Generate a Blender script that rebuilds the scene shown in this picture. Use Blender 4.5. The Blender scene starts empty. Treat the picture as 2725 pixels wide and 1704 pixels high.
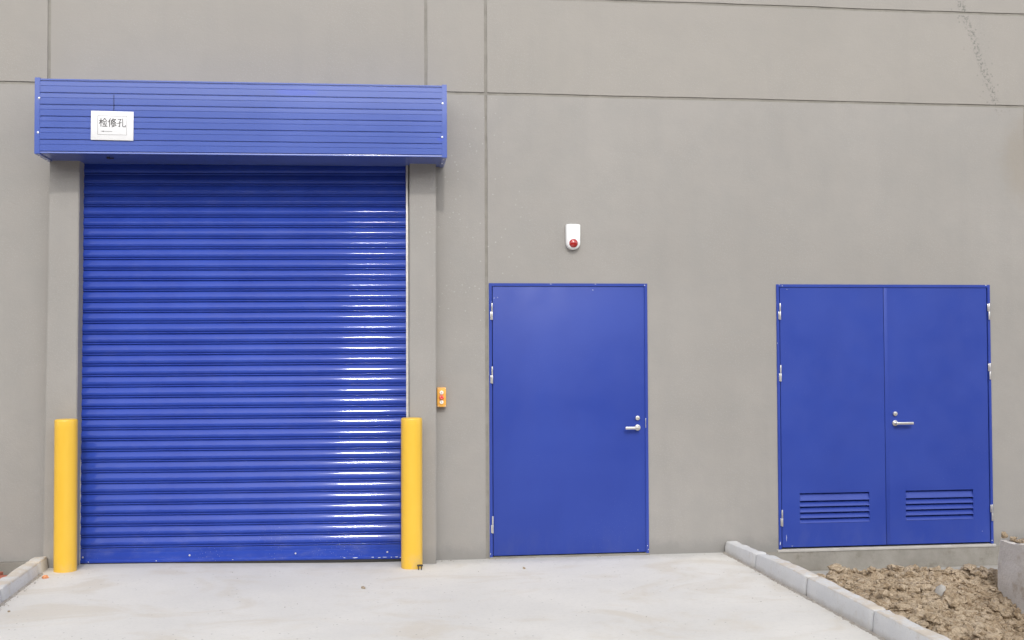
import bpy, bmesh, math, random
from mathutils import Vector, Matrix, noise
R = math.radians
random.seed(7)
sc = bpy.context.scene
col = sc.collection

# ------------------------------------------------------------------ camera
YAW, PITCH, ROLL, FPX = 0.121334, 0.026073, -0.0042093, 2929.15
cd = bpy.data.cameras.new('camera'); cam = bpy.data.objects.new('camera', cd); col.objects.link(cam)
cd.sensor_fit = 'HORIZONTAL'; cd.sensor_width = 36; cd.lens = FPX/2725*36
cd.clip_start = 0.05; cd.clip_end = 3000
fw = Vector((math.sin(YAW)*math.cos(PITCH), math.cos(YAW)*math.cos(PITCH), math.sin(PITCH)))
rt = Vector((math.cos(YAW), -math.sin(YAW), 0)); up = rt.cross(fw)
c_, s_ = math.cos(ROLL), math.sin(ROLL)
rx, ux = rt*c_ + up*s_, up*c_ - rt*s_
m = Matrix((rx, ux, -fw)).transposed().to_4x4()
m.translation = Vector((-0.8295, -8.4193, 1.5953)); cam.matrix_world = m
sc.camera = cam

# ------------------------------------------------------------------ sky, sun, exposure
SUN_EL = R(38); SUN_AZ = R(.7)
w = bpy.data.worlds.new('World'); sc.world = w; w.use_nodes = True
nt = w.node_tree; bg = nt.nodes['Background']
sky = nt.nodes.new('ShaderNodeTexSky'); sky.sky_type = 'NISHITA'; sky.sun_disc = False
sky.sun_elevation = SUN_EL; sky.sun_rotation = R(180); sky.dust_density = 1.5; sky.air_density = 1.2
hsv = nt.nodes.new('ShaderNodeHueSaturation'); hsv.inputs['Saturation'].default_value = 0.15
nt.links.new(sky.outputs[0], hsv.inputs['Color']); nt.links.new(hsv.outputs[0], bg.inputs['Color'])
bg.inputs['Strength'].default_value = 0.15
sd = bpy.data.lights.new('sun', 'SUN'); sun = bpy.data.objects.new('sun', sd); col.objects.link(sun)
sd.energy = 0.5; sd.angle = R(2.2); sd.color = (1, 0.96, 0.9)
sun.rotation_euler = (math.pi/2 - SUN_EL, 0, -SUN_AZ); sun.location = (0, -20, 20)
sc.view_settings.view_transform = 'Standard'; sc.view_settings.look = 'None'
sc.view_settings.gamma = 1; sc.view_settings.exposure = 1.0

# ------------------------------------------------------------------ helpers
def link(o, parent=None):
    col.objects.link(o)
    if parent: o.parent = parent
    return o
def tag(o, label=None, cat=None, group=None, kind=None):
    for k, v in (('label', label), ('category', cat), ('group', group), ('kind', kind)):
        if v: o[k] = v
    return o
def empty(name, loc, label=None, cat=None, group=None):
    o = bpy.data.objects.new(name, None); o.location = loc; o.empty_display_size = .1
    link(o); return tag(o, label, cat, group)
def build(name, bm, mat, parent=None, smooth=35, origin=None):
    me = bpy.data.meshes.new(name)
    bmesh.ops.recalc_face_normals(bm, faces=bm.faces) if not bm.get('keep', False) else None
    bm['bm'].to_mesh(me) if isinstance(bm, dict) else bm.to_mesh(me)
    return None
class MB:
    def __init__(s): s.bm = bmesh.new(); s.mi = 0
    def _v(s, co): return s.bm.verts.new(co)
    def face(s, pts, mi=None):
        f = s.bm.faces.new([s._v(p) for p in pts]); f.material_index = s.mi if mi is None else mi; return f
    def box(s, x0, x1, y0, y1, z0, z1, bev=0.0, seg=2):
        b = bmesh.new()
        bmesh.ops.create_cube(b, size=1)
        for v in b.verts:
            v.co = Vector(((x0+x1)/2 + v.co.x*(x1-x0), (y0+y1)/2 + v.co.y*(y1-y0), (z0+z1)/2 + v.co.z*(z1-z0)))
        if bev: bmesh.ops.bevel(b, geom=b.edges[:], offset=bev, segments=seg, affect='EDGES', profile=.5)
        s.merge(b)
    def cyl(s, a, b_, r, n=24, bev=0.0, r2=None):
        a, b_ = Vector(a), Vector(b_); d = b_-a
        b = bmesh.new()
        bmesh.ops.create_cone(b, cap_ends=True, segments=n, radius1=r, radius2=r if r2 is None else r2, depth=d.length)
        if bev:
            es = [e for e in b.edges if any(len(f.verts) > 4 for f in e.link_faces)]
            bmesh.ops.bevel(b, geom=es, offset=bev, segments=2, affect='EDGES', profile=.5)
        M = Matrix.Translation((a+b_)/2) @ d.to_track_quat('Z', 'Y').to_matrix().to_4x4()
        bmesh.ops.transform(b, matrix=M, verts=b.verts[:]); s.merge(b)
    def dome(s, c, r, h, n=24, axis=(0, -1, 0)):
        b = bmesh.new(); bmesh.ops.create_uvsphere(b, u_segments=n, v_segments=14, radius=r)
        for v in b.verts: v.co.z *= h/r
        M = Matrix.Translation(Vector(c)) @ Vector(axis).to_track_quat('Z', 'Y').to_matrix().to_4x4()
        bmesh.ops.transform(b, matrix=M, verts=b.verts[:]); s.merge(b)
    def merge(s, b, mi=None):
        idx = {}
        for v in b.verts: idx[v] = s._v(v.co)
        for f in b.faces:
            try:
                g = s.bm.faces.new([idx[v] for v in f.verts]); g.material_index = s.mi if mi is None else mi
            except ValueError: pass
        b.free()
    def extrude_x(s, prof, x0, x1, n=1, fz=None, closed=False):
        # prof: list of (y,z); fz(x,z) gives z offset
        rows = []
        for i in range(n+1):
            x = x0+(x1-x0)*i/n
            rows.append([s._v((x, y, z + (fz(x, z) if fz else 0))) for y, z in prof])
        m_ = len(prof)
        for i in range(n):
            for j in range(m_ if closed else m_-1):
                k = (j+1) % m_
                f = s.bm.faces.new((rows[i][j], rows[i+1][j], rows[i+1][k], rows[i][k])); f.material_index = s.mi
        if closed:
            s.bm.faces.new(rows[0]).material_index = s.mi; s.bm.faces.new(rows[-1][::-1]).material_index = s.mi
    def build(s, name, mats, parent=None, smooth=30, origin=None, recalc=True, label=None):
        if recalc: bmesh.ops.recalc_face_normals(s.bm, faces=s.bm.faces)
        me = bpy.data.meshes.new(name)
        o_ = Vector(origin) if origin else None
        if o_ is not None:
            for v in s.bm.verts: v.co -= o_
        s.bm.to_mesh(me); s.bm.free()
        if smooth:
            me.polygons.foreach_set('use_smooth', [True]*len(me.polygons)); me.set_sharp_from_angle(angle=R(smooth))
        for m_ in (mats if isinstance(mats, (list, tuple)) else [mats]): me.materials.append(m_)
        o = bpy.data.objects.new(name, me); link(o, parent)
        if o_ is not None: o.location = o_
        if label: o['label'] = label
        return o

# ------------------------------------------------------------------ materials
class NB:
    """small node builder on world position"""
    def __init__(s, name, rough=.6, spec=.5, metal=0.0, coat=0.0):
        s.m = bpy.data.materials.new(name); s.m.use_nodes = True; s.t = s.m.node_tree
        s.p = s.t.nodes['Principled BSDF']
        s.p.inputs['Roughness'].default_value = rough; s.p.inputs['Specular IOR Level'].default_value = spec
        s.p.inputs['Metallic'].default_value = metal; s.p.inputs['Coat Weight'].default_value = coat
        s.p.inputs['Coat Roughness'].default_value = .08
        g = s.t.nodes.new('ShaderNodeNewGeometry'); s.pos = g.outputs['Position']
    def L(s, a, b): s.t.links.new(a, b)
    def mapv(s, scale=(1, 1, 1), rot=(0, 0, 0), loc=(0, 0, 0)):
        n = s.t.nodes.new('ShaderNodeMapping'); n.inputs['Scale'].default_value = scale
        n.inputs['Rotation'].default_value = rot; n.inputs['Location'].default_value = loc; s.L(s.pos, n.inputs[0]); return n.outputs[0]
    def noise(s, scale, detail=4, rough=.55, vec=None, dist=0):
        n = s.t.nodes.new('ShaderNodeTexNoise'); n.inputs['Scale'].default_value = scale; n.inputs['Detail'].default_value = detail
        n.inputs['Roughness'].default_value = rough; n.inputs['Distortion'].default_value = dist
        s.L(vec if vec is not None else s.pos, n.inputs['Vector']); return n.outputs['Fac']
    def voro(s, scale, plane=None, out='Distance'):
        n = s.t.nodes.new('ShaderNodeTexVoronoi'); n.inputs['Scale'].default_value = scale
        if plane:
            n.voronoi_dimensions = '2D'; X, Y, Z = s.sep(); c = s.t.nodes.new('ShaderNodeCombineXYZ')
            s.L(X, c.inputs[0]); s.L(Z if plane == 'xz' else Y, c.inputs[1]); s.L(c.outputs[0], n.inputs['Vector'])
        else: s.L(s.pos, n.inputs['Vector'])
        return n.outputs[out]
    def rng(s, v, a, b, c=0.0, d=1.0, smooth=True):
        n = s.t.nodes.new('ShaderNodeMapRange'); n.interpolation_type = 'SMOOTHSTEP' if smooth else 'LINEAR'
        for k, x in zip(('From Min', 'From Max', 'To Min', 'To Max'), (a, b, c, d)): n.inputs[k].default_value = x
        s.L(v, n.inputs['Value']); return n.outputs['Result']
    def math(s, op, a, b=None, c=None):
        n = s.t.nodes.new('ShaderNodeMath'); n.operation = op
        for i, x in enumerate((a, b, c)):
            if x is None: continue
            if isinstance(x, (int, float)): n.inputs[i].default_value = x
            else: s.L(x, n.inputs[i])
        return n.outputs[0]
    def sep(s):
        n = s.t.nodes.new('ShaderNodeSeparateXYZ'); s.L(s.pos, n.inputs[0]); return n.outputs
    def mix(s, fac, a, b, mode='MIX'):
        n = s.t.nodes.new('ShaderNodeMix'); n.data_type = 'RGBA'; n.blend_type = mode
        if isinstance(fac, (int, float)): n.inputs[0].default_value = fac
        else: s.L(fac, n.inputs[0])
        for i, x in ((6, a), (7, b)):
            if isinstance(x, tuple): n.inputs[i].default_value = (*x, 1)
            else: s.L(x, n.inputs[i])
        return n.outputs[2]
    def base(s, c):
        if isinstance(c, tuple): s.p.inputs['Base Color'].default_value = (*c, 1)
        else: s.L(c, s.p.inputs['Base Color'])
    def bump(s, h, strength=.3, dist=.01, coat=False):
        n = s.t.nodes.new('ShaderNodeBump'); n.inputs['Strength'].default_value = strength; n.inputs['Distance'].default_value = dist
        s.L(h, n.inputs['Height']); s.L(n.outputs[0], s.p.inputs['Normal'])
        if coat: s.L(n.outputs[0], s.p.inputs['Coat Normal'])
        return n
    def rough(s, v): s.L(v, s.p.inputs['Roughness'])
    def ellipse(s, cx, cz, rx_, rz, wob=.0):
        X, Y, Z = s.sep()
        a = s.math('DIVIDE', s.math('SUBTRACT', X, cx), rx_); b = s.math('DIVIDE', s.math('SUBTRACT', Z, cz), rz)
        d = s.math('SQRT', s.math('ADD', s.math('MULTIPLY', a, a), s.math('MULTIPLY', b, b)))
        if wob: d = s.math('ADD', d, s.math('MULTIPLY', s.math('SUBTRACT', s.noise(14, 3), .5), wob))
        return d

def mat_wall():
    n = NB('painted_render', rough=.62, spec=.35)
    big = n.noise(.7, 5, .6); fine = n.noise(26, 4, .6, n.mapv((1, 1, 1.6)))
    c = n.mix(n.rng(big, .3, .7), (.300, .283, .264), (.330, .311, .291))
    c = n.mix(n.rng(n.noise(5, 4, .6), .35, .7, 0, .35), c, (.275, .268, .255))
    # upper cladding coat a little warmer
    X, Y, Z = n.sep()
    c = n.mix(n.math('MULTIPLY', n.rng(Z, 3.555, 3.575), .3), c, (.315, .285, .245))
    # vertical rain wash
    c = n.mix(n.rng(n.noise(6, 4, .5, n.mapv((1, 1, .12))), .5, .8, 0, .22), c, (.25, .242, .228))
    # white droppings of paint
    vv = n.voro(13, 'xz')
    keep = n.math('MULTIPLY', n.rng(n.ellipse(-.12, 2.6, .5, 1.15, .3), .6, 1.1, 1, 0), n.rng(n.noise(7, 1), .5, .56))
    dots = n.math('MULTIPLY', n.rng(vv, .05, .085, 1, 0), keep)
    c = n.mix(n.math('MULTIPLY', dots, .45), c, (.5, .49, .46))
    d2 = n.math('MULTIPLY', n.rng(n.voro(42, 'xz'), .1, .17, 1, 0), n.rng(n.noise(2.3, 2), .42, .6))
    c = n.mix(n.math('MULTIPLY', d2, .14), c, (.5, .49, .47))
    # scuff trail top right
    line = n.math('ADD', n.math('MULTIPLY', n.math('SUBTRACT', Z, 4.43), -.357), 3.895)
    line = n.math('ADD', line, n.math('MULTIPLY', n.math('SUBTRACT', n.noise(3, 2), .5), .05))
    dd = n.math('ABSOLUTE', n.math('SUBTRACT', X, line))
    core = n.rng(dd, .012, .045, 1, 0); wide = n.rng(dd, .05, .17, .55, 0)
    zlim = n.math('MULTIPLY', n.rng(Z, 3.45, 3.6), n.rng(X, 3.6, 3.7))
    spk = n.rng(n.noise(38, 3, .7), .48, .6)
    spk2 = n.math('MULTIPLY', n.rng(n.voro(24, 'xz'), .14, .22, 1, 0), n.rng(n.noise(9, 2), .5, .6))
    sc_ = n.math('MULTIPLY', n.math('MAXIMUM', n.math('MULTIPLY', core, spk), n.math('MULTIPLY', wide, spk2)), zlim)
    c = n.mix(n.math('MULTIPLY', sc_, .72), c, (.13, .13, .12))
    # brown smudge at the far right panel edge
    sm = n.rng(n.ellipse(4.47, 3.12, .27, .42, .5), .45, 1.1, .45, 0)
    c = n.mix(sm, c, (.27, .235, .19))
    # grime splash along the foot
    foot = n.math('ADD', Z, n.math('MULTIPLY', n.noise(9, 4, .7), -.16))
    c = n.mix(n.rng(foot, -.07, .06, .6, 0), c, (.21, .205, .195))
    n.base(c)
    h = n.math('ADD', n.math('MULTIPLY', fine, .6), n.math('MULTIPLY', n.noise(120, 2, .6), .5))
    h = n.math('ADD', h, n.math('MULTIPLY', n.noise(2.2, 3), 3.0))
    n.bump(h, .28, .006)
    return n.m
def mat_blue_door():
    n = NB('blue_door_paint', rough=.42, spec=.32)
    c = n.mix(n.rng(n.noise(1.4, 4, .6), .3, .7), (.025, .052, .30), (.030, .061, .33))
    c = n.mix(n.rng(n.noise(3, 4, .6, n.mapv((1, 1, .3))), .62, .8, 0, .25), c, (.018, .042, .26))
    dots = n.math('MULTIPLY', n.rng(n.voro(26, 'xz'), .05, .08, 1, 0), n.rng(n.noise(1.7, 2), .55, .62))
    c = n.mix(n.math('MULTIPLY', dots, .1), c, (.3, .34, .6)); n.base(c)
    c2 = n.mix(n.math('MULTIPLY', n.rng(n.sep()[2], .02, .3, .04, .0), n.rng(n.noise(9, 5, .7, n.mapv((1, 1, .4))), .4, .7)), c, (.35, .36, .40)); n.base(c2)
    h = n.math('ADD', n.math('MULTIPLY', n.noise(90, 2), .12), n.math('MULTIPLY', n.noise(2.5, 3), 1.2)); n.bump(h, .18, .004)
    n.rough(n.rng(n.noise(4, 4), .3, .7, .36, .5)); return n.m
def mat_blue_shutter():
    n = NB('blue_shutter_enamel', rough=.5, spec=.03, coat=.3)
    n.p.inputs['Coat Roughness'].default_value = .055
    X, Y, Z = n.sep()
    c = n.mix(n.rng(n.noise(2, 4, .6), .3, .7), (.024, .054, .33), (.030, .066, .37))
    dust = n.math('MULTIPLY', n.rng(Z, .02, .4, .14, .04), n.rng(n.noise(14, 5, .7, n.mapv((.4, 1, 1))), .45, .8))
    c = n.mix(dust, c, (.36, .36, .42))
    dots = n.math('MULTIPLY', n.rng(n.voro(30, 'xz'), .04, .07, .6, 0), n.math('MULTIPLY', n.rng(Z, .05, .5, 1, 0), n.rng(n.noise(2.3, 2), .5, .6)))
    c = n.mix(n.math('MULTIPLY', dots, .7), c, (.55, .56, .6)); n.base(c)
    n.rough(n.rng(n.noise(7, 5, .6, n.mapv((.3, 1, 1))), .3, .75, .45, .6))
    n.bump(n.noise(3.0, 1, .5, n.mapv((1, 1, .6))), .12, .002, True); return n.m
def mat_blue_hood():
    n = NB('blue_hood_lit_tone', rough=.3, spec=.5, coat=.6)
    c = n.mix(n.rng(n.noise(1.6, 4, .6), .3, .7), (.046, .090, .37), (.06, .107, .405))  # base lifted above the shutter blue to imitate stronger light on the hood
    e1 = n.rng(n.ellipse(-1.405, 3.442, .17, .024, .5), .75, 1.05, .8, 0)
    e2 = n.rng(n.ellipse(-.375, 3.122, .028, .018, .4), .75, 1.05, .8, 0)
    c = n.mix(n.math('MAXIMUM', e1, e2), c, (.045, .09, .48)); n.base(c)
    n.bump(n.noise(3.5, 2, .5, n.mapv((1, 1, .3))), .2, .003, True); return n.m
def mat_yellow():
    n = NB('yellow_bollard_paint', rough=.38, spec=.5, coat=.25)
    X, Y, Z = n.sep()
    c = n.mix(n.rng(n.noise(4, 4, .6, n.mapv((1, 1, .25))), .3, .75), (.76, .45, .035), (.8, .50, .055))
    c = n.mix(n.math('MULTIPLY', n.rng(Z, 0, .14, .5, 0), n.rng(n.noise(18, 4, .7), .4, .65)), c, (.55, .42, .22)); n.base(c)
    n.bump(n.noise(8, 3, .5, n.mapv((1, 1, .4))), .15, .004, True); return n.m
def mat_drive():
    n = NB('driveway_concrete', rough=.85, spec=.25)
    c = n.mix(n.rng(n.noise(.8, 5, .6), .3, .7), (.60, .58, .55), (.675, .65, .61))
    arcs = n.noise(1.3, 5, .6, n.mapv((.8, 1.15, 1), (0, 0, .35)), 1.6)
    c = n.mix(n.rng(arcs, .5, .7, 0, .5), c, (.55, .49, .405))
    c = n.mix(n.rng(n.noise(2.6, 5, .7, n.mapv((.9, 1.1, 1), (0, 0, -.3))), .55, .74, 0, .38), c, (.53, .475, .40))
    c = n.mix(n.rng(n.noise(45, 4, .7), .45, .8, 0, .25), c, (.42, .41, .39))
    c = n.mix(n.math('MULTIPLY', n.rng(n.voro(9, 'xy'), .03, .06, 1, 0), n.rng(n.noise(3, 2), .5, .6, 0, .6)), c, (.2, .19, .17))
    X, Y, Z = n.sep()
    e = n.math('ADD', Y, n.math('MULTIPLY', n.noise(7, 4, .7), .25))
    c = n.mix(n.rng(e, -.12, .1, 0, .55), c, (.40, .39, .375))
    n.base(c)
    h = n.math('ADD', n.math('MULTIPLY', n.noise(70, 5, .7), .5), n.math('MULTIPLY', n.noise(9, 4), .8)); n.bump(h, .3, .006)
    return n.m
def mat_conc(name, a, b, stain, sc1=4, bumpd=.008, amt=.5):
    n = NB(name, rough=.85, spec=.25)
    c = n.mix(n.rng(n.noise(sc1, 5, .65), .3, .7), a, b)
    c = n.mix(n.rng(n.noise(sc1*2.3, 5, .7), .52, .75, 0, amt), c, stain)
    c = n.mix(n.math('MULTIPLY', n.rng(n.voro(55), .08, .16, 1, 0), .3), c, tuple(x*.55 for x in a)); n.base(c)
    h = n.math('ADD', n.math('MULTIPLY', n.noise(60, 5, .7), .6), n.noise(11, 4)); n.bump(h, .5, bumpd); return n.m
def mat_kerb():
    n = NB('kerb_concrete', rough=.85, spec=.25)
    c = n.mix(n.rng(n.noise(3, 5, .65), .3, .7), (.57, .568, .57), (.64, .635, .63))
    c = n.mix(n.rng(n.noise(7, 5, .7), .5, .72, 0, .5), c, (.50, .46, .40))
    X, Y, Z = n.sep()
    top = n.math('MULTIPLY', n.rng(n.math('ADD', Z, n.math('MULTIPLY', n.noise(30, 3), .006)), .112, .122), n.rng(n.noise(6, 5, .75), .38, .58))
    c = n.mix(n.math('MULTIPLY', top, .65), c, (.52, .43, .32))
    low = n.rng(n.math('ADD', Z, n.math('MULTIPLY', n.noise(16, 4, .7), -.05)), -.025, .012, .5, 0)
    c = n.mix(low, c, (.36, .32, .27))
    c = n.mix(n.math('MULTIPLY', n.rng(n.noise(90, 2, .6), .62, .72), .4), c, (.33, .32, .30)); n.base(c)
    h = n.math('ADD', n.math('MULTIPLY', n.noise(60, 5, .7), .6), n.noise(11, 4)); n.bump(h, .5, .006); return n.m
def mat_soil():
    n = NB('loose_clay_soil', rough=.95, spec=.15)
    c = n.mix(n.rng(n.noise(6, 6, .7), .3, .7), (.32, .235, .15), (.50, .385, .265))
    c = n.mix(n.rng(n.noise(28, 5, .7), .5, .72, 0, .85), c, (.60, .50, .38))
    c = n.mix(n.rng(n.noise(2.2, 3), .55, .7, 0, .4), c, (.24, .175, .115))
    c = n.mix(n.rng(n.noise(60, 3, .7), .28, .45, .7, 0), c, (.17, .115, .07))
    c = n.mix(n.math('MULTIPLY', n.rng(n.voro(19, out='Color'), .35, .75), .55), c, (.64, .52, .385))
    c = n.mix(n.rng(n.voro(40), .0, .14, .5, 0), c, (.50, .34, .22)); n.base(c)
    h = n.math('ADD', n.noise(50, 6, .75), n.math('MULTIPLY', n.voro(60), .7)); n.bump(h, 1.0, .02); return n.m
def simple(name, colr, rough=.4, metal=0, spec=.5, var=.1, coat=0, sc1=20):
    n = NB(name, rough=rough, metal=metal, spec=spec, coat=coat)
    n.base(n.mix(n.rng(n.noise(sc1, 4, .6), .3, .7), tuple(x*(1-var) for x in colr), tuple(min(1, x*(1+var)) for x in colr)))
    n.bump(n.noise(sc1*3, 3), .15, .002); return n.m

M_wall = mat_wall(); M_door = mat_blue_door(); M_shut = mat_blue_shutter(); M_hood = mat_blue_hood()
M_yel = mat_yellow(); M_drive = mat_drive(); M_soil = mat_soil()
M_kerb = mat_kerb()
M_plinth = mat_conc('bare_plinth_concrete', (.215, .20, .175), (.285, .268, .238), (.16, .14, .112), 3.5, .008, .75)
M_block = mat_conc('rough_cast_concrete', (.62, .58, .53), (.76, .72, .67), (.46, .37, .27), 2.6, .04, .85)
M_apron = mat_conc('apron_concrete', (.40, .38, .35), (.47, .45, .42), (.35, .31, .26), 5)
M_steel = simple('satin_steel', (.74, .72, .69), .32, .75, var=.06)
M_rivet = simple('zinc_rivet', (.85, .86, .88), .3, .3)
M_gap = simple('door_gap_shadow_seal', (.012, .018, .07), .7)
M_rail = simple('pale_guide_rail', (.72, .68, .62), .35, .1)
M_caulk = simple('cream_sealant', (.62, .58, .48), .6)
M_white = simple('white_plastic', (.76, .76, .76), .3, var=.02, coat=.3)
M_red = simple('red_lens', (.36, .01, .01), .12, var=.2, coat=1)
M_redbtn = simple('red_button', (.75, .06, .05), .3)
M_pink = simple('pale_button_ring', (.85, .38, .32), .4)
M_btn = simple('ivory_button', (.82, .77, .68), .35)
M_orange = simple('orange_plastic', (.80, .40, .07), .38, var=.05)
M_board = simple('white_sign_board', (.74, .74, .75), .5, var=.015)
M_ink = simple('grey_ink', (.09, .085, .085), .6)
M_inkl = simple('grey_thin_line_ink', (.26, .25, .25), .6)
M_dark = simple('blackened_steel', (.045, .042, .04), .6, .4)
M_chip = simple('chipped_primer', (.62, .64, .70), .6)
M_brick = simple('red_brick_clay', (.42, .13, .085), .85, var=.3, sc1=30)
M_terr = mat_conc('packed_earth', (.26, .22, .17), (.33, .28, .22), (.2, .16, .12), .8, .02)
M_joint = simple('joint_sealant', (.262, .246, .218), .8, var=.12, sc1=8)
M_roof = simple('roof_sheet', (.35, .36, .37), .5)

def lerp(a, b, t): return a+(b-a)*t
def smooth01(t): t = max(0, min(1, t)); return t*t*(3-2*t)
def gz(x, y=0):
    """height of the driveway: nearly level, rising a little to the left"""
    return -.010 + .046*smooth01((-.6-x)/2.6)*smooth01((y+7)/6)

# ------------------------------------------------------------------ setting: ground, driveway
def grid(x0, x1, y0, y1, nx, ny, fz):
    b = MB(); rows = [[b._v((lerp(x0, x1, i/nx), lerp(y0, y1, j/ny), fz(lerp(x0, x1, i/nx), lerp(y0, y1, j/ny)))) for i in range(nx+1)] for j in range(ny+1)]
    for j in range(ny):
        for i in range(nx): b.bm.faces.new((rows[j][i], rows[j][i+1], rows[j+1][i+1], rows[j+1][i]))
    return b
b = MB(); b.face([(-900, -900, -.42), (900, -900, -.42), (900, 900, -.42), (-900, 900, -.42)])
tag(b.build('ground', M_terr, recalc=False), kind='structure')
def kxR(y): return 1.858 + .025*(-y)          # foot of the right kerb
def kxL(y): return -3.172 + .035*(-y)
b = MB(); ny = 90; nx = 40
rows = []
for j in range(ny+1):
    y = .02 - 13*(j/ny)**1.7
    xl = kxL(y)-.04; xr = kxR(y)+.04
    rows.append([b._v((lerp(xl, xr, i/nx), y, gz(lerp(xl, xr, i/nx), y) + .004*noise.noise((lerp(xl, xr, i/nx)*1.3, y*1.3, 3)))) for i in range(nx+1)])
for j in range(ny):
    for i in range(nx): b.bm.faces.new((rows[j][i], rows[j+1][i], rows[j+1][i+1], rows[j][i+1]))
tag(b.build('driveway', M_drive, recalc=False), kind='structure')
# left verge ground and right verge
b = grid(-12, -3.19, -24, .06, 40, 60, lambda x, y: -.04 + .02*noise.noise((x*2, y*2, 1)))
tag(b.build('verge_ground', M_terr), kind='structure')
b = MB(); b.box(2.02, 8, -.75, .0, -.5, -.172, .01)
tag(b.build('apron_slab', M_apron), kind='structure')

# ------------------------------------------------------------------ building
bld = empty('warehouse', (0, 0, 0), 'grey rendered warehouse wall with blue roller shutter and blue steel doors', 'building')
GW = .0115
vgro = [(-3.235, 3.2, 9), (-.461, 3.2, 9), (0.0, -1, 9), (4.445, -1, 3.566)]
hgro = [3.566, 4.323, 5.6]
XL, XR_, ZT = -9.0, 14.0, 7.0
xs = set([XL, XR_]); zs = set([-.45, ZT])
openings = [(-3.0, -.6, -.45, 3.1), (.018, 1.263, -.45, 2.1), (2.311, 4.115, -.02, 2.098)]
for x, a, c in vgro: xs |= {x-GW, x+GW}
for z in hgro: zs |= {z-GW, z+GW}
for o in openings: xs |= {o[0], o[1]}; zs |= {o[2], o[3]}
zs |= {-.012}
def fill(vals, step):
    v = sorted(vals); out = []
    for a, c in zip(v, v[1:]):
        n_ = max(1, int(round((c-a)/step))); out += [a+(c-a)*k/n_ for k in range(n_)]
    return out+[v[-1]]
X_ = fill(xs, .16); Z_ = fill(zs, .16)
def depth(x, z):
    for o in openings:
        if o[0] < x < o[1] and o[2] < z < o[3]: return None
    if any(abs(z-h) < GW for h in hgro): return .0075
    for g, a, c in vgro:
        if abs(x-g) < GW and a < z < c: return .009
    return 0.0
def jit(x, z, y):
    dx = dz = 0
    if any(abs(abs(x-g)-GW) < 1e-4 for g, a, c in vgro) and y < .05: dx = .0022*noise.noise((x*40, z*5, 2))
    if any(abs(abs(z-h)-GW) < 1e-4 for h in hgro): dz = .0028*noise.noise((x*4, z*40, 5)) + .004*noise.noise((x*.7, 0, z))
    return (x+dx, y, z+dz)
b = MB(); cache = {}
def V(x, z, y):
    k = (round(x, 5), round(z, 5), round(y, 4))
    if k not in cache: cache[k] = b._v(jit(x, z, y))
    return cache[k]
D = [[depth((X_[i]+X_[i+1])/2, (Z_[j]+Z_[j+1])/2) for i in range(len(X_)-1)] for j in range(len(Z_)-1)]
for j in range(len(Z_)-1):
    for i in range(len(X_)-1):
        d = D[j][i]
        if d is not None:
            f = b.bm.faces.new((V(X_[i], Z_[j], d), V(X_[i+1], Z_[j], d), V(X_[i+1], Z_[j+1], d), V(X_[i], Z_[j+1], d)))
            if d > 0: f.material_index = 1
        dd = .16 if d is None else d
        if i+1 < len(X_)-1:
            e = D[j][i+1]; e = .16 if e is None else e
            if abs(e-dd) > 1e-6: b.bm.faces.new((V(X_[i+1], Z_[j], dd), V(X_[i+1], Z_[j], e), V(X_[i+1], Z_[j+1], e), V(X_[i+1], Z_[j+1], dd)) if dd < e else (V(X_[i+1], Z_[j], dd), V(X_[i+1], Z_[j+1], dd), V(X_[i+1], Z_[j+1], e), V(X_[i+1], Z_[j], e))[::-1])
        if j+1 < len(Z_)-1:
            e = D[j+1][i]; e = .16 if e is None else e
            if abs(e-dd) > 1e-6: b.bm.faces.new((V(X_[i], Z_[j+1], dd), V(X_[i+1], Z_[j+1], dd), V(X_[i+1], Z_[j+1], e), V(X_[i], Z_[j+1], e)))
b.build('front_wall', [M_wall, M_joint], bld, smooth=20, recalc=False)
b = MB(); b.box(XL, XL+.2, .001, 12, -.45, ZT); b.box(XR_-.2, XR_, .001, 12, -.45, ZT); b.box(XL+.2, XR_-.2, 11.8, 12, -.45, ZT)
b.box(-3.4, -.2, .17, .25, -.4, 3.3); b.box(-.1, 1.4, .17, .25, -.4, 2.3); b.box(2.2, 4.2, .17, .25, -.4, 2.3)
b.build('rear_wall', M_wall, bld, smooth=0)
b = MB(); b.box(XL-.1, XR_+.1, -.1, 12.1, ZT, ZT+.25, .01); b.build('roof', M_roof, bld, smooth=0)

def pier(xa, xb, xa2, xb2, z0):
    # tapering very slightly, as measured; rounded arrises
    q = bmesh.new(); bmesh.ops.create_cube(q, size=1)
    for v in q.verts:
        t = v.co.z+.5
        v.co = Vector((lerp(xa, xb, v.co.x+.5)*(1-t)+lerp(xa2, xb2, v.co.x+.5)*t, lerp(-.135, -.0005, v.co.y+.5), lerp(z0, 3.1, t)))
    bmesh.ops.subdivide_edges(q, edges=[e for e in q.edges if abs((e.verts[0].co-e.verts[1].co).z) > 1], cuts=26)
    bmesh.ops.bevel(q, geom=[e for e in q.edges if abs((e.verts[0].co-e.verts[1].co).z) > .02 and e.verts[0].co.y < -.1], offset=.006, segments=2, affect='EDGES')
    for v in q.verts: v.co.x += .003*noise.noise((v.co.x*3, 1, v.co.z*2.2)); v.co.y += .002*noise.noise((v.co.x*3, 7, v.co.z*3)) if v.co.y < -.05 else 0
    p = MB(); p.merge(q); return p.build('pier', M_wall, bld)
pier(-3.218, -2.992, -3.185, -2.978, -.1)
pier(-.598, -.397, -.592, -.391, -.1)
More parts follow.
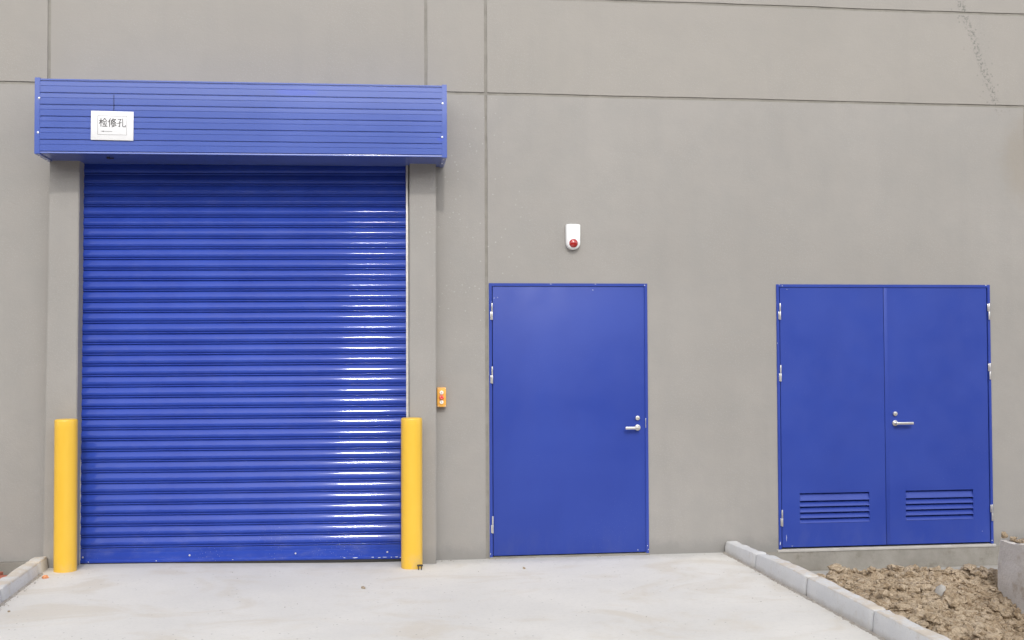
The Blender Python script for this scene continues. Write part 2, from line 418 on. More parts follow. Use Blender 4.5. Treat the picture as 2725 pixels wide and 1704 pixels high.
# plinths beyond the kerbs
b = MB(); b.box(1.97, 12, -.014, -.0006, -.45, -.014, .004); b.build('plinth', M_plinth, bld)
b = MB()
q = bmesh.new(); bmesh.ops.create_cube(q, size=1)
for v in q.verts: v.co = Vector((lerp(-8.9, -3.2, v.co.x+.5), lerp(-.06, -.0006, v.co.y+.5), lerp(-.3, .066, v.co.z+.5)))
bmesh.ops.subdivide_edges(q, edges=[e for e in q.edges if abs((e.verts[0].co-e.verts[1].co).x) > 1], cuts=80)
for v in q.verts:
    if v.co.z > 0 and v.co.y < -.03: v.co.y += .012*noise.noise((v.co.x*9, 1, 1)); v.co.z += .006*noise.noise((v.co.x*11, 4, 1))
b.merge(q); b.build('plinth', M_plinth, bld)

# unseen block added behind the camera to darken the lower sky and the gloss
opp = empty('added_sky_blocker', (0, -21, 0), 'long low dark grey block added out of view to shut off the lower sky', 'sky blocker')
b = MB(); b.box(-34, 34, -10, 0, -.45, 7.4, .02); o_ = b.build('wall', simple('sky_blocker_grey', (.15, .155, .16), .7), opp, smooth=0)
b = MB(); b.box(-34.3, 34.3, -10.3, .3, 7.405, 7.65, .02); b.build('roof', M_roof, opp, smooth=0)
for k in range(7):
    x = -24+8*k; b = MB(); b.box(x-1.6, x+1.6, -.02, .04, -.4, 3.2, .01); b.build('door', M_dark, opp)

# ---- steel doors
def leaf_mesh(x0, x1, z0, z1, hole=None, y=-.003, th=.045):
    m_ = MB()
    if not hole:
        m_.box(x0, x1, y, y+th, z0, z1, .0025); return m_
    hx0, hx1, hz0, hz1 = hole
    m_.box(x0, hx0, y, y+th, z0, z1); m_.box(hx1, x1, y, y+th, z0, z1)
    m_.box(hx0, hx1, y, y+th, z0, hz0); m_.box(hx0, hx1, y, y+th, hz1, z1)
    bmesh.ops.remove_doubles(m_.bm, verts=m_.bm.verts, dist=1e-5)
    # drop internal double faces
    seen = {}
    for f in list(m_.bm.faces):
        k = tuple(sorted(round(c, 4) for c in f.calc_center_median())) + (round(f.calc_area(), 5),)
        seen.setdefault(k, []).append(f)
    return m_
def frame_mesh(x0, x1, z0, z1, fw_, y=-.009):
    m_ = MB()
    o = [(x0, z0), (x0, z1), (x1, z1), (x1, z0)]; i = [(x0+fw_, z0), (x0+fw_, z1-fw_), (x1-fw_, z1-fw_), (x1-fw_, z0)]
    for a in range(3):
        A, B, C_, E_ = o[a], o[a+1], i[a+1], i[a]
        pts = [A, B, C_, E_]
        f1 = [m_._v((p[0], y, p[1])) for p in pts]; f2 = [m_._v((p[0], y+.06, p[1])) for p in pts]
        m_.bm.faces.new(f1)
        m_.bm.faces.new(f2[::-1])
        for k in (0, 2): m_.bm.faces.new((f1[k], f2[k], f2[(k+1) % 4], f1[(k+1) % 4]))
    bmesh.ops.remove_doubles(m_.bm, verts=m_.bm.verts, dist=1e-5)
    es = [e for e in m_.bm.edges if all(abs(v.co.y-y) < 1e-4 for v in e.verts) and len(e.link_faces) == 2 and any(abs(f.normal.y) < .5 for f in e.link_faces)]
    m_.bm.normal_update()
    bmesh.ops.bevel(m_.bm, geom=[e for e in m_.bm.edges if all(abs(v.co.y-y) < 1e-4 for v in e.verts) and e.is_manifold and e.calc_face_angle(0) > .5], offset=.0025, segments=2, affect='EDGES')
    return m_
def hinge(parent, x, z0, z1, side):
    m_ = MB(); zm = (z0+z1)/2
    m_.cyl((x, -.017, z0), (x, -.017, zm-.001), .0068, 16, .0015); m_.cyl((x, -.017, zm+.001), (x, -.017, z1), .006, 16, .0015)
    lo, hi = (zm+.002, z1-.004) if side > 0 and x > 3 else (z0+.003, zm-.002)
    m_.box(min(x, x-side*.0 - .013), x, -.0145, -.0105, lo, hi, .001)
    m_.build('hinge', M_steel, parent)
def lever(parent, x, z, d, length):
    m_ = MB(); m_.cyl((x, -.003, z), (x, -.012, z), .023, 36, .0015); m_.cyl((x, -.012, z), (x, -.046, z), .0095, 20)
    L_ = MB(); L_.box(min(x-d*.010, x+d*length), max(x-d*.010, x+d*length), -.058, -.042, z-.0105, z+.0105, .005, 3)
    q = L_.bm; m_.merge(q)
    m_.build('handle', M_steel, parent)
    m_ = MB(); m_.cyl((x, -.003, z+.075), (x, -.02, z+.075), .0172, 36, .002); m_.cyl((x, -.02, z+.075), (x, -.0235, z+.075), .010, 24, .001)
    m_.mi = 1; m_.box(x-.0013, x+.0013, -.0238, -.0232, z+.069, z+.079)
    m_.build('lock', [M_steel, M_dark], parent)
def chip(parent, x, z, sx, sz, y, rnd, th=.0006):
    n_ = 7; vs = []
    for k in range(n_):
        a = k/n_*2*math.pi; r = rnd.uniform(.6, 1.1); vs.append((x+sx*r*math.cos(a), z+sz*r*math.sin(a)))
    m_ = MB(); f = [m_._v((p, y, q)) for p, q in vs]; g = [m_._v((p, y+th*3, q)) for p, q in vs]
    m_.bm.faces.new(f); m_.bm.faces.new(g[::-1])
    for k in range(n_): m_.bm.faces.new((f[k], f[(k+1) % n_], g[(k+1) % n_], g[k]))
    m_.build('paint_chip', M_chip, parent)
def chips(parent, pts, seed=1):
    rnd = random.Random(seed)
    for x, z, sx, sz in pts:
        on_leaf = (.05 < x < 1.235 and z < 2.07) or (2.345 < x < 4.08 and .02 < z < 2.07)
        chip(parent, x, z, sx*.8, sz*.8, -.0036 if on_leaf else -.0096, rnd)

b = leaf_mesh(.047, 1.2395, .012, 2.0745)
d1 = b.build('door', M_door, bld, label='single blue steel door with lever handle beside the roller shutter')
frame_mesh(.018, 1.263, -.01, 2.1, .0235).build('door_frame', M_door, d1)
b = MB(); b.box(.0415, 1.2395, .03, .034, .0, 2.0765); b.build('rebate', M_gap, d1)
b = MB(); b.box(.012, 1.268, -.012, .05, -.03, .0035, .003); b.build('sill', M_plinth, d1)
for z0 in (1.817, 1.329, .186): hinge(d1, .0405, z0, z0+.13, 1)
lever(d1, 1.178, .977, -1, .106)
b = MB(); b.box(1.2415, 1.2450, -.0105, -.0085, .975, 1.05, .0005); b.build('strike_plate', M_steel, d1)
chips(d1, [(.058, 1.985, .003, .004), (.065, 1.99, .002, .002), (.084, 1.992, .003, .003), (.088, 1.987, .003, .003), (.036, 1.957, .003, .002), (.83, 2.05, .005, .004), (.834, 2.048, .006, .002), (1.175, .028, .006, .004), (1.25, .06, .005, .006), (1.256, .03, .004, .008), (.024, .03, .003, .012), (.5, 2.094, .012, .002), (.85, 2.095, .01, .002), (1.243, 2.087, .006, .005)])

d2 = leaf_mesh(2.3405, 3.2035, .017, 2.0725, (2.488, 3.066, .202, .44))
d2 = d2.build('door', M_door, bld, label='blue steel double door with a louvre at the foot of each leaf')
leaf_mesh(3.2065, 4.0855, .017, 2.0725, (3.372, 3.946, .204, .443)).build('door_leaf', M_door, d2, label='right leaf carrying the lever handle')
frame_mesh(2.311, 4.115, .004, 2.098, .0235).build('door_frame', M_door, d2)
b = MB(); b.box(2.3345, 4.0905, .046, .05, .004, 2.0745); b.build('rebate', M_gap, d2)
b = MB(); b.box(3.2065, 3.236, -.0052, -.0033, .02, 2.07, .0006); b.build('meeting_strip', M_door, d2)
b = MB(); b.box(2.296, 4.13, -.02, .08, -.02, .0015, .003); b.build('sill', M_apron, d2)
for (x0, x1, zt, zb) in ((2.488, 3.066, .44, .202), (3.372, 3.946, .443, .204)):
    m_ = MB(); zz = [zt, zt-.0615, zt-.107, zt-.153, zt-.199, zb]
    pitch = (zt-zb)
    for a, c in zip(zz, zz[1:]):
        h_ = a-c; slot = .012
        prof = [(.036, a-.002), (.022, a-slot*.6), (.004, c+h_*.42), (-.0045, c+.006), (-.0055, c+.002), (-.003, c+.0005), (.004, c+.001), (.03, c+.004)]
        m_.extrude_x(prof, x0+.0005, x1-.0005)
        # pressed cheeks at the blade ends
        for xe, sgn in ((x0+.001, 1), (x1-.001, -1)):
            m_.face([(xe, -.003, c+.003), (xe+sgn*.013, -.0048, c+.0035), (xe, .004, c+h_*.75)])
    m_.build('louvre', M_door, d2, recalc=True)
for z0 in (1.817, 1.327, .184): hinge(d2, 2.3375, z0, z0+.13, 1)
for z0 in (1.815, 1.329, .188): hinge(d2, 4.1005, z0, z0+.132, 1)
lever(d2, 3.288, .986, 1, .135)
chips(d2, [(2.375, .09, .0018, .035), (2.36, 2.085, .005, .004), (2.40, 2.058, .004, .003), (2.335, 2.093, .008, .003), (4.08, 2.094, .012, .003), (2.316, 1.63, .002, .008), (4.02, .105, .004, .004), (4.10, .03, .006, .006), (2.322, .05, .006, .02), (2.42, .026, .008, .003)], 5)

# ---- roller shutter
CXL, CXR = -2.996, -.606
def fz(x, z):  # the slats fan out very slightly to the right
    t = (x+3.0)/2.39
    return t*lerp(-.031, .034, z/3.0) + .0012*noise.noise((x*1.2, z*9, 0))
pitch = .0783
unit = [(0, .0008), (.012, .0016), (.025, .0024), (.10, .0055), (.22, .0099), (.34, .0138), (.41, .0158), (.435, .01645), (.455, .01695), (.475, .0173), (.50, .0176), (.54, .0177), (.60, .0172), (.66, .0158), (.71, .0136), (.75, .0106), (.775, .0074), (.79, .0035), (.805, .0035), (.82, .0068), (.838, .0098), (.855, .0117), (.872, .0128), (.888, .0132), (.905, .0131), (.93, .0108), (.95, .0050), (.965, -.002), (.99, -.002)]
prof = []
ztop = 2.966 + 2*pitch; k = 0
while ztop - k*pitch > .15 + 1e-6:
    rw = random.Random(k); e = rw.uniform(-.0006, .0006); ee = rw.uniform(-.0004, .0004)
    sk = rw.uniform(.93, 1.05)
    for t, d in unit: prof.append((-d*sk - ee, ztop-(k+t)*pitch+e))
    k += 1
b = MB(); b.extrude_x(prof, CXL, CXR, 24, fz)
shut = b.build('roller_shutter', M_shut, bld, smooth=50, label='closed glossy blue roller shutter of horizontal slats')
zb = ztop-k*pitch
b = MB(); bp = [(.004, zb), (-.006, zb), (-.0085, zb-.004), (-.0085, zb-.028), (-.0075, zb-.031), (-.0085, zb-.034), (-.009, .068), (-.018, .062), (-.021, .058), (-.021, .047), (-.018, .042), (.004, .042)]
b.extrude_x(bp, CXL, CXR, 12, fz, closed=True); b.build('bottom_bar', M_shut, shut)
for x, z in ((-2.972, .071), (-2.213, .066), (-1.442, .060), (-.76, .052)):
    m_ = MB(); m_.cyl((x, -.006, z+.012), (x, -.0115, z+.012), .0068, 16, .001); m_.dome((x, -.0115, z+.012), .0045, .003, 12); m_.build('bolt', M_steel, shut)
rnd = random.Random(3)
for k in range(11):
    x = [-.66, -.69, -.73, -.78, -.87, -1.0, -1.08, -1.9, -2.45, -2.93, -.82][k]
    chip(shut, x, .051+fz(x, .05)+rnd.uniform(0, .006), rnd.uniform(.005, .02) if x > -1.1 else .006, rnd.uniform(.002, .0035), -.0216, rnd)
b = MB(); b.extrude_x([(-.014, .05), (-.014, .022), (-.004, .022), (-.004, .05)], CXL, CXR, 12, fz, closed=True); b.build('rubber_seal', M_dark, shut)
# guide rails
b = MB(); b.box(-.6165, -.5985, -.045, .03, -.01, 3.02, .002); b.build('guide_rail', M_rail, shut)
b = MB(); b.box(-3.0, -2.9885, -.03, .03, .03, 3.02, .002); b.build('guide_rail', M_caulk, shut)
# hood
HX0, HX1 = -3.205, -.328
def ht(x, z): return (x-HX0)/(HX1-HX0)*.021
lines = [3.481, 3.398, 3.315, 3.233, 3.151, 3.069, 2.986]
YF = -.435
prof = [(-.002, 3.497), (YF+.004, 3.497), (YF, 3.495), (YF, 3.486), (YF+.007, 3.485), (YF+.007, 3.480)]
for a, c in zip(lines, lines[1:]):
    mz = a-(a-c)*.42
    prof += [(YF+.001, a-.004), (YF-.0005, a-.006), (YF-.0005, mz+.0015), (YF+.0022, mz), (YF-.0002, mz-.0015), (YF, c+.004), (YF+.001, c+.003), (YF+.0075, c+.0025), (YF+.0075, c-.001)]
prof += [(YF+.001, 2.983), (YF, 2.980), (YF, 2.974), (YF+.003, 2.9715)]
ys = YF+.02
while ys < -.05:
    prof += [(ys, 2.9715), (ys+.003, 2.983), (ys+.008, 2.983), (ys+.011, 2.9715)]; ys += .036
prof += [(-.002, 2.9715)]
b = MB(); b.extrude_x(prof, HX0+.03, HX1-.03, 10, ht, closed=False)
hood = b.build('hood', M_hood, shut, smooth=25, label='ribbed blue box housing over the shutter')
def plate(x0, x1, name):
    m_ = MB()
    q = bmesh.new(); bmesh.ops.create_cube(q, size=1)
    for v in q.verts:
        x = lerp(x0, x1, v.co.x+.5)
        v.co = Vector((x, lerp(YF-.004, -.0015, v.co.y+.5), lerp(2.966, 3.503, v.co.z+.5)+ht(x, 0)))
    bmesh.ops.bevel(q, geom=q.edges[:], offset=.003, segments=2, affect='EDGES')
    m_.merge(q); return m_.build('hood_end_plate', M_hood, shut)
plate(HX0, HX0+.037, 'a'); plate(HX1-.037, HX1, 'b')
for x, z in ((-3.174, 3.358), (-3.180, 3.116), (-.359, 3.384), (-.363, 3.137)):
    m_ = MB(); m_.cyl((x, YF-.003, z), (x, YF-.006, z), .0075, 16, .001); m_.dome((x, YF-.0055, z), .0055, .004, 12); m_.build('rivet', M_rivet, shut)
for x, y in ((-3.188, -.37), (-3.186, -.2), (-.35, -.37), (-.352, -.2)):
    z = 2.9665+ht(x, 0); m_ = MB(); m_.cyl((x, y, z), (x, y, z-.005), .006, 14, .001); m_.build('rivet', M_rivet, shut)
b = MB(); b.box(-2.6735, -2.6695, YF-.0035, YF+.004, 3.073, 3.395, .0008); b.build('hatch_seam', M_gap, shut)
b = MB(); b.cyl((-2.74, -.30, 2.975), (-2.74, -.30, 2.964), .012, 20, .003); b.box(-2.735, -2.70, -.306, -.294, 2.963, 2.970, .001); b.build('hatch_latch', M_dark, shut)

# ------------------------------------------------------------------ things on and by the wall
# notice on the hood
def stroke_mesh(strokes, x0, z0, w_, h_, t, y0, y1):
    m_ = MB()
    for (ax, az, bx, bz) in strokes:
        A = Vector((x0+ax*w_, z0+az*h_)); B = Vector((x0+bx*w_, z0+bz*h_)); d = (B-A).normalized(); n_ = Vector((-d.y, d.x))*t/2
        A = A-d*t*.3; B = B+d*t*.3
        q = [A+n_, B+n_, B-n_, A-n_]
        f = [m_._v((p.x, y0, p.y)) for p in q]; g = [m_._v((p.x, y1, p.y)) for p in q]
        m_.bm.faces.new(f); m_.bm.faces.new(g[::-1])
        for k in range(4): m_.bm.faces.new((f[k], f[(k+1) % 4], g[(k+1) % 4], g[k]))
    return m_
S_jian = [(.02, .72, .42, .72), (.22, .98, .22, .02), (.22, .68, .02, .35), (.22, .62, .38, .48), (.68, .98, .42, .62), (.68, .98, .98, .62), (.54, .60, .84, .60), (.48, .46, .54, .2), (.66, .48, .70, .22), (.9, .48, .8, .12), (.42, .05, 1, .05)]
S_xiu = [(.25, .98, .02, .55), (.15, .72, .15, 0), (.36, .78, .36, .2), (.6, 1, .42, .62), (.55, .86, .92, .86), (.92, .86, .45, .42), (.55, .75, 1, .42), (.85, .48, .5, .32), (.9, .32, .5, .14), (.98, .18, .45, -.02)]
S_kong = [(.05, .9, .45, .9), (.45, .9, .28, .68), (.28, .68, .28, .05), (.28, .05, .14, .1), (.0, .42, .5, .52), (.65, .98, .65, .12), (.65, .12, .74, .03), (.74, .03, .98, .03), (.98, .03, 1, .2)]
sg = empty('notice_board', (-2.68, YF-.004, 3.173), 'white inspection notice with three dark characters and an arrow on the blue shutter hood', 'sign')
b = MB(); b.box(-.1445, .1445, -.006, 0, -.1025, .1025, .0012); b.build('board', M_board, sg)
st = []
for S, cx in ((S_jian, -.088), (S_xiu, -.026), (S_kong, .036)): st.append((S, cx))
m_ = MB()
for S, cx in st:
    q = stroke_mesh(S, cx, -.008, .054, .060, .0052, -.0069, -.0058); m_.merge(q.bm)
m_.build('characters', M_ink, sg)
m_ = stroke_mesh([(-.072, -.041, -.0, -.041)], 0, 0, 1, 1, .0022, -.0069, -.0058)
m_.face([(-.079, -.0068, -.041), (-.056, -.0068, -.0375), (-.056, -.0068, -.0445)]); m_.build('arrow', M_ink, sg)
m_ = stroke_mesh([(-.098, .068, .099, .068), (-.098, -.064, .099, -.064), (-.098, .068, -.098, -.064), (.099, .068, .099, -.064)], 0, 0, 1, 1, .0022, -.0069, -.0058)
m_.build('border', M_inkl, sg)
sg.rotation_euler = (0, R(.3), 0)

# siren
si = empty('alarm_siren', (.673, -.0012, 2.455), 'white wall alarm siren with red round lens above the single door', 'alarm')
def shield(w_, top, bot_r, cz, n=20):
    pts = [(-w_, top-.006), (-w_+.004, top-.001), (-w_*.4, top+.002), (w_*.4, top+.002), (w_-.004, top-.001), (w_, top-.006)]
    for k in range(n+1):
        a = -math.pi*k/n; pts.append((w_*math.cos(a), cz+bot_r*math.sin(a)))
    return pts
b = MB(); layers = [(1.0, 0), (1.0, -.03), (.97, -.04), (.9, -.046)]
rings = []
for s_2, y in layers:
    rings.append([b._v((x*s_2, y, (z+.0)*s_2)) for x, z in shield(.056, .103, .056, -.04)])
n_ = len(rings[0])
for r0, r1 in zip(rings, rings[1:]):
    for k in range(n_): b.bm.faces.new((r0[k], r0[(k+1) % n_], r1[(k+1) % n_], r1[k]))
b.bm.faces.new(rings[-1]); b.bm.faces.new(rings[0][::-1])
b.build('housing', M_white, si, smooth=60)
b = MB(); b.cyl((0, -.044, -.047), (0, -.049, -.047), .0385, 40, .0015); b.build('lens_ring', M_white, si)
b = MB(); b.dome((0, -.047, -.047), .0345, .021, 36); b.build('lens', M_red, si, smooth=80)

# push button station
cb = empty('push_button_box', (-.3505, -.0012, 1.229), 'orange push button box with red stop button beside the right pier of the shutter', 'control box')
b = MB(); b.box(-.0345, .0345, -.055, 0, -.074, .074, .004); b.build('enclosure', M_orange, cb)
b = MB(); b.box(-.0318, .0318, -.0575, -.0552, -.0712, .0712, .001); b.build('cover', M_orange, cb)
for sx in (-.0275, .0275):
    for sz in (-.066, .066):
        m_ = MB(); m_.cyl((sx, -.0574, sz), (sx, -.0592, sz), .0028, 12); m_.build('screw', M_rivet, cb)
for z in (.036, -.036):
    m_ = MB(); m_.cyl((0, -.0574, z), (0, -.066, z), .0148, 28, .002); m_.mi = 1
    m_.box(-.0012, .0012, -.0668, -.0659, z-.006, z+.006); 
    m_.build('button', [M_btn, M_ink], cb)
m_ = MB(); m_.cyl((0, -.0574, 0), (0, -.066, 0), .017, 28, .001); m_.cyl((0, -.066, 0), (0, -.078, 0), .0165, 28, .003); m_.build('stop_button', M_redbtn, cb)
m_ = MB()
for k in range(3):
    a0 = math.pi/2+k*2*math.pi/3+.35; a1 = a0+1.3; N_ = 8
    for j in range(N_):
        p, q = lerp(a0, a1, j/N_), lerp(a0, a1, (j+1)/N_)
        m_.face([(r*math.cos(a), -.0783, r*math.sin(a)) for r, a in ((.0095, p), (.0135, p), (.0135, q), (.0095, q))])
m_.build('stop_button_ring', M_pink, cb, smooth=0)

# bollards
def bollard(x, y, z0, z1, label):
    r = .0785
    m_ = MB(); N_ = 56; pr = [(r, z0-.06), (r, z1-.012), (r-.0015, z1-.006), (r-.005, z1-.002), (r-.011, z1), (r*.6, z1+.0015), (0.004, z1+.0025)]
    # rings with extra rows for slight waviness
    full = [(r, lerp(z0-.06, z1-.012, k/24)) for k in range(24)] + pr[1:]
    rg = [[m_._v((x+rr*math.cos(2*math.pi*k/N_), y+rr*math.sin(2*math.pi*k/N_), z)) for k in range(N_)] for rr, z in full]
    for a, c in zip(rg, rg[1:]):
        for k in range(N_): m_.bm.faces.new((a[k], a[(k+1) % N_], c[(k+1) % N_], c[k]))
    m_.bm.faces.new(rg[-1])
    o = m_.build('bollard', M_yel, smooth=40, origin=(x, y, z0)); return tag(o, label, 'bollard', 'yellow bollards guarding the roller shutter')
bollard(-3.031, -.245, .04, 1.108, 'yellow round steel bollard in front of the left pier, beside the short kerb')
bollard(-.583, -.245, -.01, 1.089, 'yellow round steel bollard in front of the right pier, by the push button box')

# small steel stub at the foot of the right bollard
ab = empty('anchor_stub', (-.527, -.345, gz(-.5)), 'small dark steel stub on two prongs at the foot of the right bollard', 'bolt')
for sx in (-.011, .011):
    m_ = MB(); m_.cyl((sx, 0, -.01), (sx, 0, .026), .0034, 12); m_.build('prong', M_dark, ab)
b = MB(); b.box(-.021, .021, -.012, .012, .026, .038, .004); b.build('cap', M_dark, ab)

# ------------------------------------------------------------------ kerb stones
def kerb(name, fx_, side, y0, y1, ztop, zbot, label, seed, grp):
    """block between y0 (near wall) and y1; fx_(y) foot line facing the driveway"""
    q = bmesh.new(); n_ = max(3, int(abs(y1-y0)/.03))
    rr = []
    for j in range(n_+1):
        y = lerp(y0, y1, j/n_); f = fx_(y); zt = ztop(y) if callable(ztop) else ztop
        sec = [(0, zbot), (.004, zt*.4), (.012, zt-.008), (.0145, zt-.003), (.019, zt), (.06, zt+.001), (.095, zt-.001), (.106, zt-.008), (.112, zt-.03), (.114, zbot)]
        row = []
        for k2, (dx, z) in enumerate(sec):
            a = .0016 if k2 < 5 else .012
            en = min(abs(y-y0), abs(y-y1)); pin = .010*max(0, 1-en/.028)*(1 if k2 > 0 else 0)
            row.append(q.verts.new((f+side*(dx+(pin if k2 < 6 else -pin)+a*noise.noise((y*8+seed, z*14, k2*.2))), y, z-pin*(k2 > 2)+(a*.8*noise.noise((y*9, seed, dx*30+5)) if k2 > 2 else 0))))
        rr.append(row)
    m2 = len(rr[0])
    for a, c in zip(rr, rr[1:]):
        for k2 in range(m2-1): q.faces.new((a[k2], a[k2+1], c[k2+1], c[k2]))
    q.faces.new(rr[0]); q.faces.new(rr[-1][::-1])
    mm = MB(); mm.merge(q); o = mm.build(name, M_kerb, smooth=40, origin=(fx_((y0+y1)/2)+side*.05, (y0+y1)/2, 0))
    tag(o, label, 'kerb stone', grp)
def ztR(y): return lerp(.083, .122, smooth01(-y/1.3))
gR, gL = 'kerb stones along the right side of the driveway', 'kerb stones along the left side of the driveway'
cuts = [-.004, -.66, -1.565, -2.475, -3.385, -4.295, -5.205, -6.115]
labR = ['short cut kerb stone against the wall between the two blue doors', 'kerb stone next to the short cut one, beside the plinth of the double door',
        'long kerb stone edging the loose soil, third out from the wall', 'nearest visible long kerb stone, running out of the bottom of the photo',
        'kerb stone nearest the camera on the right side of the driveway']
for k, (a, c) in enumerate(zip(cuts[:5], cuts[1:6])):
    kerb('kerb_stone', kxR, 1, a-.0045, c+.0045, ztR, -.3, labR[k], k*3.1, gR)
kerb('kerb_stone', kxL, -1, -.142, -.395, .128, -.3, 'short kerb stone end tucked behind the left yellow bollard', 21, gL)
kerb('kerb_stone', kxL, -1, -.401, -1.23, .128, -.3, 'long pale kerb stone left of the driveway, beside the red bricks', 25, gL)
kerb('kerb_stone', kxL, -1, -1.236, -2.1, .128, -.3, 'kerb stone at the lower left corner of the photo, cut off by its edge', 29, gL)

# ------------------------------------------------------------------ soil bed, block, bricks, debris
def soil_edge(x):
    pts = [(2.0, -1.05), (2.15, -.95), (2.4, -.68), (2.75, -.47), (3.2, -.40), (3.8, -.38)]
    for (a, c), (a2, c2) in zip(pts, pts[1:]):
        if x <= a2: return lerp(c, c2, max(0, (x-a)/(a2-a)))
    return -.28
def soil_z(x, y):
    t = smooth01((x-2.1)/1.5)
    inn = smooth01((soil_edge(x)+.09*noise.noise((x*3.1, 3, 3))-y)/.26)
    base = lerp(-.22, lerp(-.03, -.10, t), inn)
    base = lerp(base, lerp(.035, -.36, t), smooth01((-y-.75)/1.1))
    p = Vector((x, y, 0))
    hgt = .04*noise.noise(p*3.1) + .055*abs(noise.noise(p*6+Vector((4, 2, 0)))) + .05*abs(noise.noise(p*13)) + .026*noise.noise(p*30)
    base -= .10*smooth01((x-3.1)/.45)*smooth01((-y-.7)/.25)
    z = base + hgt*lerp(.35, 1, inn)
    return min(z, lerp(.075, 9, smooth01((x-kxR(y)-.115)/.06)))
b = MB(); rows = []
nx, ny = 150, 330
for j in range(ny+1):
    y = -.14 - 3.6*j/ny; x0 = kxR(y)+.108; x1 = 3.78
    rows.append([b._v((lerp(x0, x1, i/nx), y, soil_z(lerp(x0, x1, i/nx), y))) for i in range(nx+1)])
for j in range(ny):
    for i in range(nx): b.bm.faces.new((rows[j][i], rows[j+1][i], rows[j+1][i+1], rows[j][i+1]))
rnd = random.Random(11)
def clod(mb, x, y, z, r, sq=.7, seed=0):
    q = bmesh.new(); bmesh.ops.create_icosphere(q, subdivisions=2 if r > .018 else 1, radius=1)
    rot = Matrix.Rotation(rnd.uniform(0, 6.28), 3, 'Z') @ Matrix.Rotation(rnd.uniform(-.6, .6), 3, 'X')
    sx, sy, sz = r*rnd.uniform(.8, 1.4), r*rnd.uniform(.7, 1.1), r*rnd.uniform(.45, .8)*sq/.7
    for v in q.verts:
        f = 1 + .6*noise.noise(v.co*1.9+Vector((seed, 0, 0))) + .22*noise.noise(v.co*4+Vector((0, seed, 0)))
        v.co = rot @ Vector((v.co.x*sx*f, v.co.y*sy*f, v.co.z*sz*f)) + Vector((x, y, z))
    mb.merge(q)
for k in range(5200):
    y = -.25-3.3*rnd.random()**1.1; x = rnd.uniform(kxR(y)+.16, 3.68)
    if y > soil_edge(x)-.03: continue
    r = .005+.036*rnd.random()**3.4
    clod(b, x, y, soil_z(x, y)+r*.4, r, seed=k)
for (x, y, r) in ((2.72, -.36, .03), (2.95, -.33, .04), (3.1, -.4, .035), (3.4, -.35, .045), (3.47, -.32, .04), (3.0, -1.35, .06), (3.3, -1.0, .045), (2.8, -1.9, .05), (2.45, -1.1, .035), (3.45, -1.25, .06)):
    clod(b, x, y, soil_z(x, y)+r*.4, r, seed=r*100+x)
tag(b.build('soil_bed', M_soil, smooth=0, recalc=False), 'loose brown clay soil heaped in the bed below the double door', 'soil', kind='stuff')

# pale stone slab upright in the soil
q = MB(); clod(q, 0, 0, 0, .038, 1.6, 77)
for v in q.bm.verts: v.co.x *= .45
o = q.build('stone', M_apron, smooth=30); o.location = (2.97, -1.28, soil_z(2.97, -1.28)+.035); o.rotation_euler = (.2, .25, .5)
tag(o, 'pale flat stone standing up out of the brown soil', 'stone')

# cast concrete block at right edge
q = bmesh.new(); bmesh.ops.create_cube(q, size=1)
bmesh.ops.subdivide_edges(q, edges=q.edges[:], cuts=26, use_grid_fill=True)
for v in q.verts:
    cx_, cy_, cz_ = v.co*2
    p = Vector((lerp(3.60, 4.5, v.co.x+.5), lerp(-3.4, -.90, v.co.y+.5), lerp(-.6, .218, v.co.z+.5)))
    # break the top far corner a little
    if v.co.z > .3 and v.co.y > .42: p.y -= .035*(v.co.z-.3)/.2; p.z -= .012
    if v.co.x < -.499 and v.co.y > .40: p.x += .014
    p += Vector((.010*noise.noise(p*5), .012*noise.noise(p*5+Vector((9, 0, 0))), (.02*noise.noise(p*3+Vector((0, 9, 0)))) if v.co.z > .4 else 0))
    p += Vector((.004*noise.noise(p*24), 0, .006*noise.noise(p*20) if v.co.z > .4 else 0)); v.co = p
mm = MB(); mm.merge(q)
tag(mm.build('concrete_block', M_block, smooth=40, origin=(4.05, -2.1, -.3)), 'rough pale concrete block rising from the soil at the right edge, earth on its top', 'block')
b = MB(); rnd = random.Random(5)
for k in range(420):
    x = rnd.uniform(3.66, 4.4); y = rnd.uniform(-2.6, -.95); r = .006+.018*rnd.random()**2
    clod(b, x, y, .222+r*.15+.02*smooth01((x-3.75)/.3), r, seed=k)
clod(b, 3.64, -.955, .238, .026, 1.1, 501)
b2 = grid(3.66, 4.45, -2.8, -.95, 40, 90, lambda x, y: .211+.022*smooth01((x-3.7)/.25)+.015*noise.noise((x*9, y*9, 0))+.01*noise.noise((x*25, y*25, 0)))
b.merge(b2.bm)
tag(b.build('spilled_soil', M_soil, smooth=0, recalc=False), 'brown earth spilled over the top of the concrete block at the right edge', 'soil', kind='stuff')

# red bricks by the left plinth
def brick(x, y, z, rz, ry, label):
    m_ = MB(); m_.box(-.11, .11, -.052, .052, -.03, .03, .004)
    for v in m_.bm.verts: v.co += Vector((.003*noise.noise(v.co*30+Vector((x*9, 0, 0))), .002*noise.noise(v.co*40), .002*noise.noise(v.co*50)))
    o = m_.build('brick', M_brick, smooth=30); o.location = (x, y, z); o.rotation_euler = (0, ry, rz)
    tag(o, label, 'brick', 'loose red bricks left of the kerb')
brick(-3.46, -.36, .0, .35, .06, 'red brick lying against the back of the left kerb')
brick(-3.60, -.17, -.012, -.2, -.05, 'red brick lying at the foot of the left plinth, at the photo edge')
brick(-3.62, -.52, .0, .1, .0, 'red brick nearest the camera at the left edge of the photo')

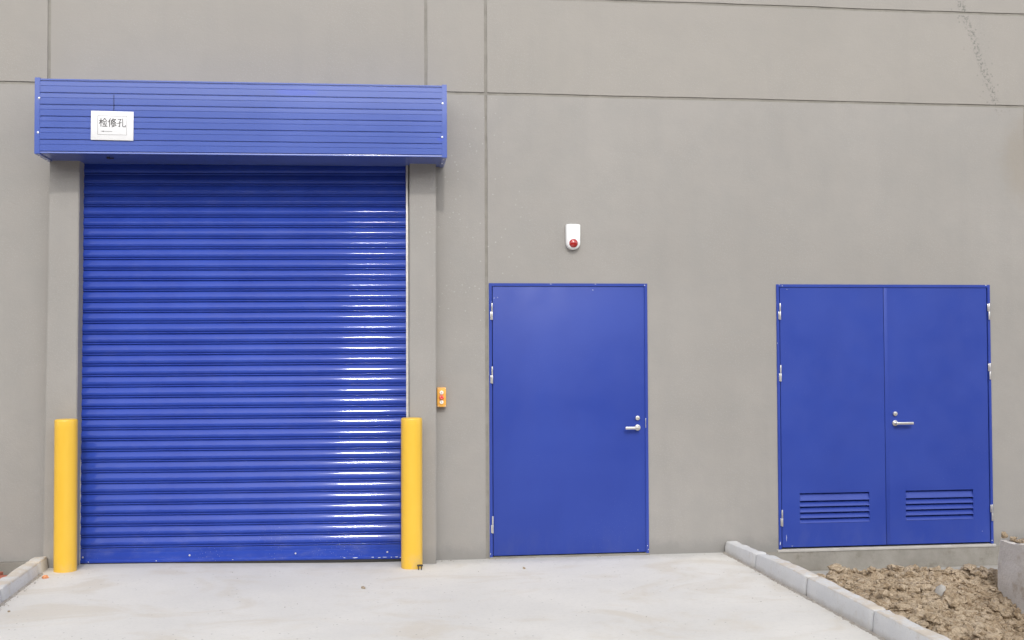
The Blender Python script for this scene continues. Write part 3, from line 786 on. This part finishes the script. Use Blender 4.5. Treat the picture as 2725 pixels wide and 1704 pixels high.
# grit and crumbs
rnd = random.Random(21)
b = MB()
for k in range(520):
    u = rnd.random()
    if u < .42:
        y = -rnd.uniform(.02, 3.4); x = kxR(y)-abs(rnd.gauss(0, .018))-.002
    elif u < .72:
        y = -rnd.uniform(.4, 2.2); x = kxL(y)+abs(rnd.gauss(0, .02))+.002
    elif u < .88:
        x = rnd.uniform(-.4, 1.85); y = -.02-abs(rnd.gauss(0, .035))
        if u < .76: x = rnd.uniform(-.4, -.25)
    else:
        x = rnd.uniform(-2.9, 1.8); y = -rnd.uniform(.15, 3)
    r = .0016+.005*rnd.random()**3.5
    clod(b, x, y, gz(x, y)+r*.2, r, seed=k)
for fx2, sd_, ya, yb in ((kxR, -1, -.01, -4.5), (kxL, 1, -.35, -2.6)):
    n3 = 220; prev = None
    for j in range(n3+1):
        y = lerp(ya, yb, j/n3); wd = .010+.018*abs(noise.noise((y*9, sd_*3, 0)))+.012*noise.noise((y*31, 1, sd_)); wd = max(.003, wd)
        x = fx2(y); z = gz(x, y)
        row = [b._v((x-sd_*.006, y, z+.010+.008*noise.noise((y*25, 0, 1)))), b._v((x+sd_*wd*.5, y, z+.004)), b._v((x+sd_*wd, y, z-.003))]
        if prev:
            for q_ in range(2): b.bm.faces.new((prev[q_], prev[q_+1], row[q_+1], row[q_]))
        prev = row
tag(b.build('grit', mat_conc('grey_brown_grit', (.30, .27, .235), (.42, .39, .35), (.2, .165, .12), 20), smooth=0), 'fine grit and crumbs of mortar scattered on the pale driveway', 'grit', kind='stuff')
def pebble(x, y, r, mat, label, cat='pebble'):
    m_ = MB(); clod(m_, 0, 0, 0, r, .8, x*7); o = m_.build(cat, mat, smooth=0); o.location = (x, y, gz(x, y)+r*.35); tag(o, label, cat)
M_stone = simple('tan_stone', (.30, .24, .17), .8, var=.25)
M_clay = simple('brick_fragment_clay', (.62, .26, .12), .85, var=.2)
pebble(-.93, -.93, .017, M_stone, 'small tan stone alone on the driveway in front of the shutter')
pebble(-3.095, -.50, .022, M_clay, 'orange brick fragment at the foot of the left kerb', 'brick_fragment')
pebble(-3.02, -1.48, .011, M_stone, 'tiny dark pebble at the lower left of the driveway')
pebble(.23, -.42, .013, M_stone, 'flat brown chip on the concrete in front of the single door')
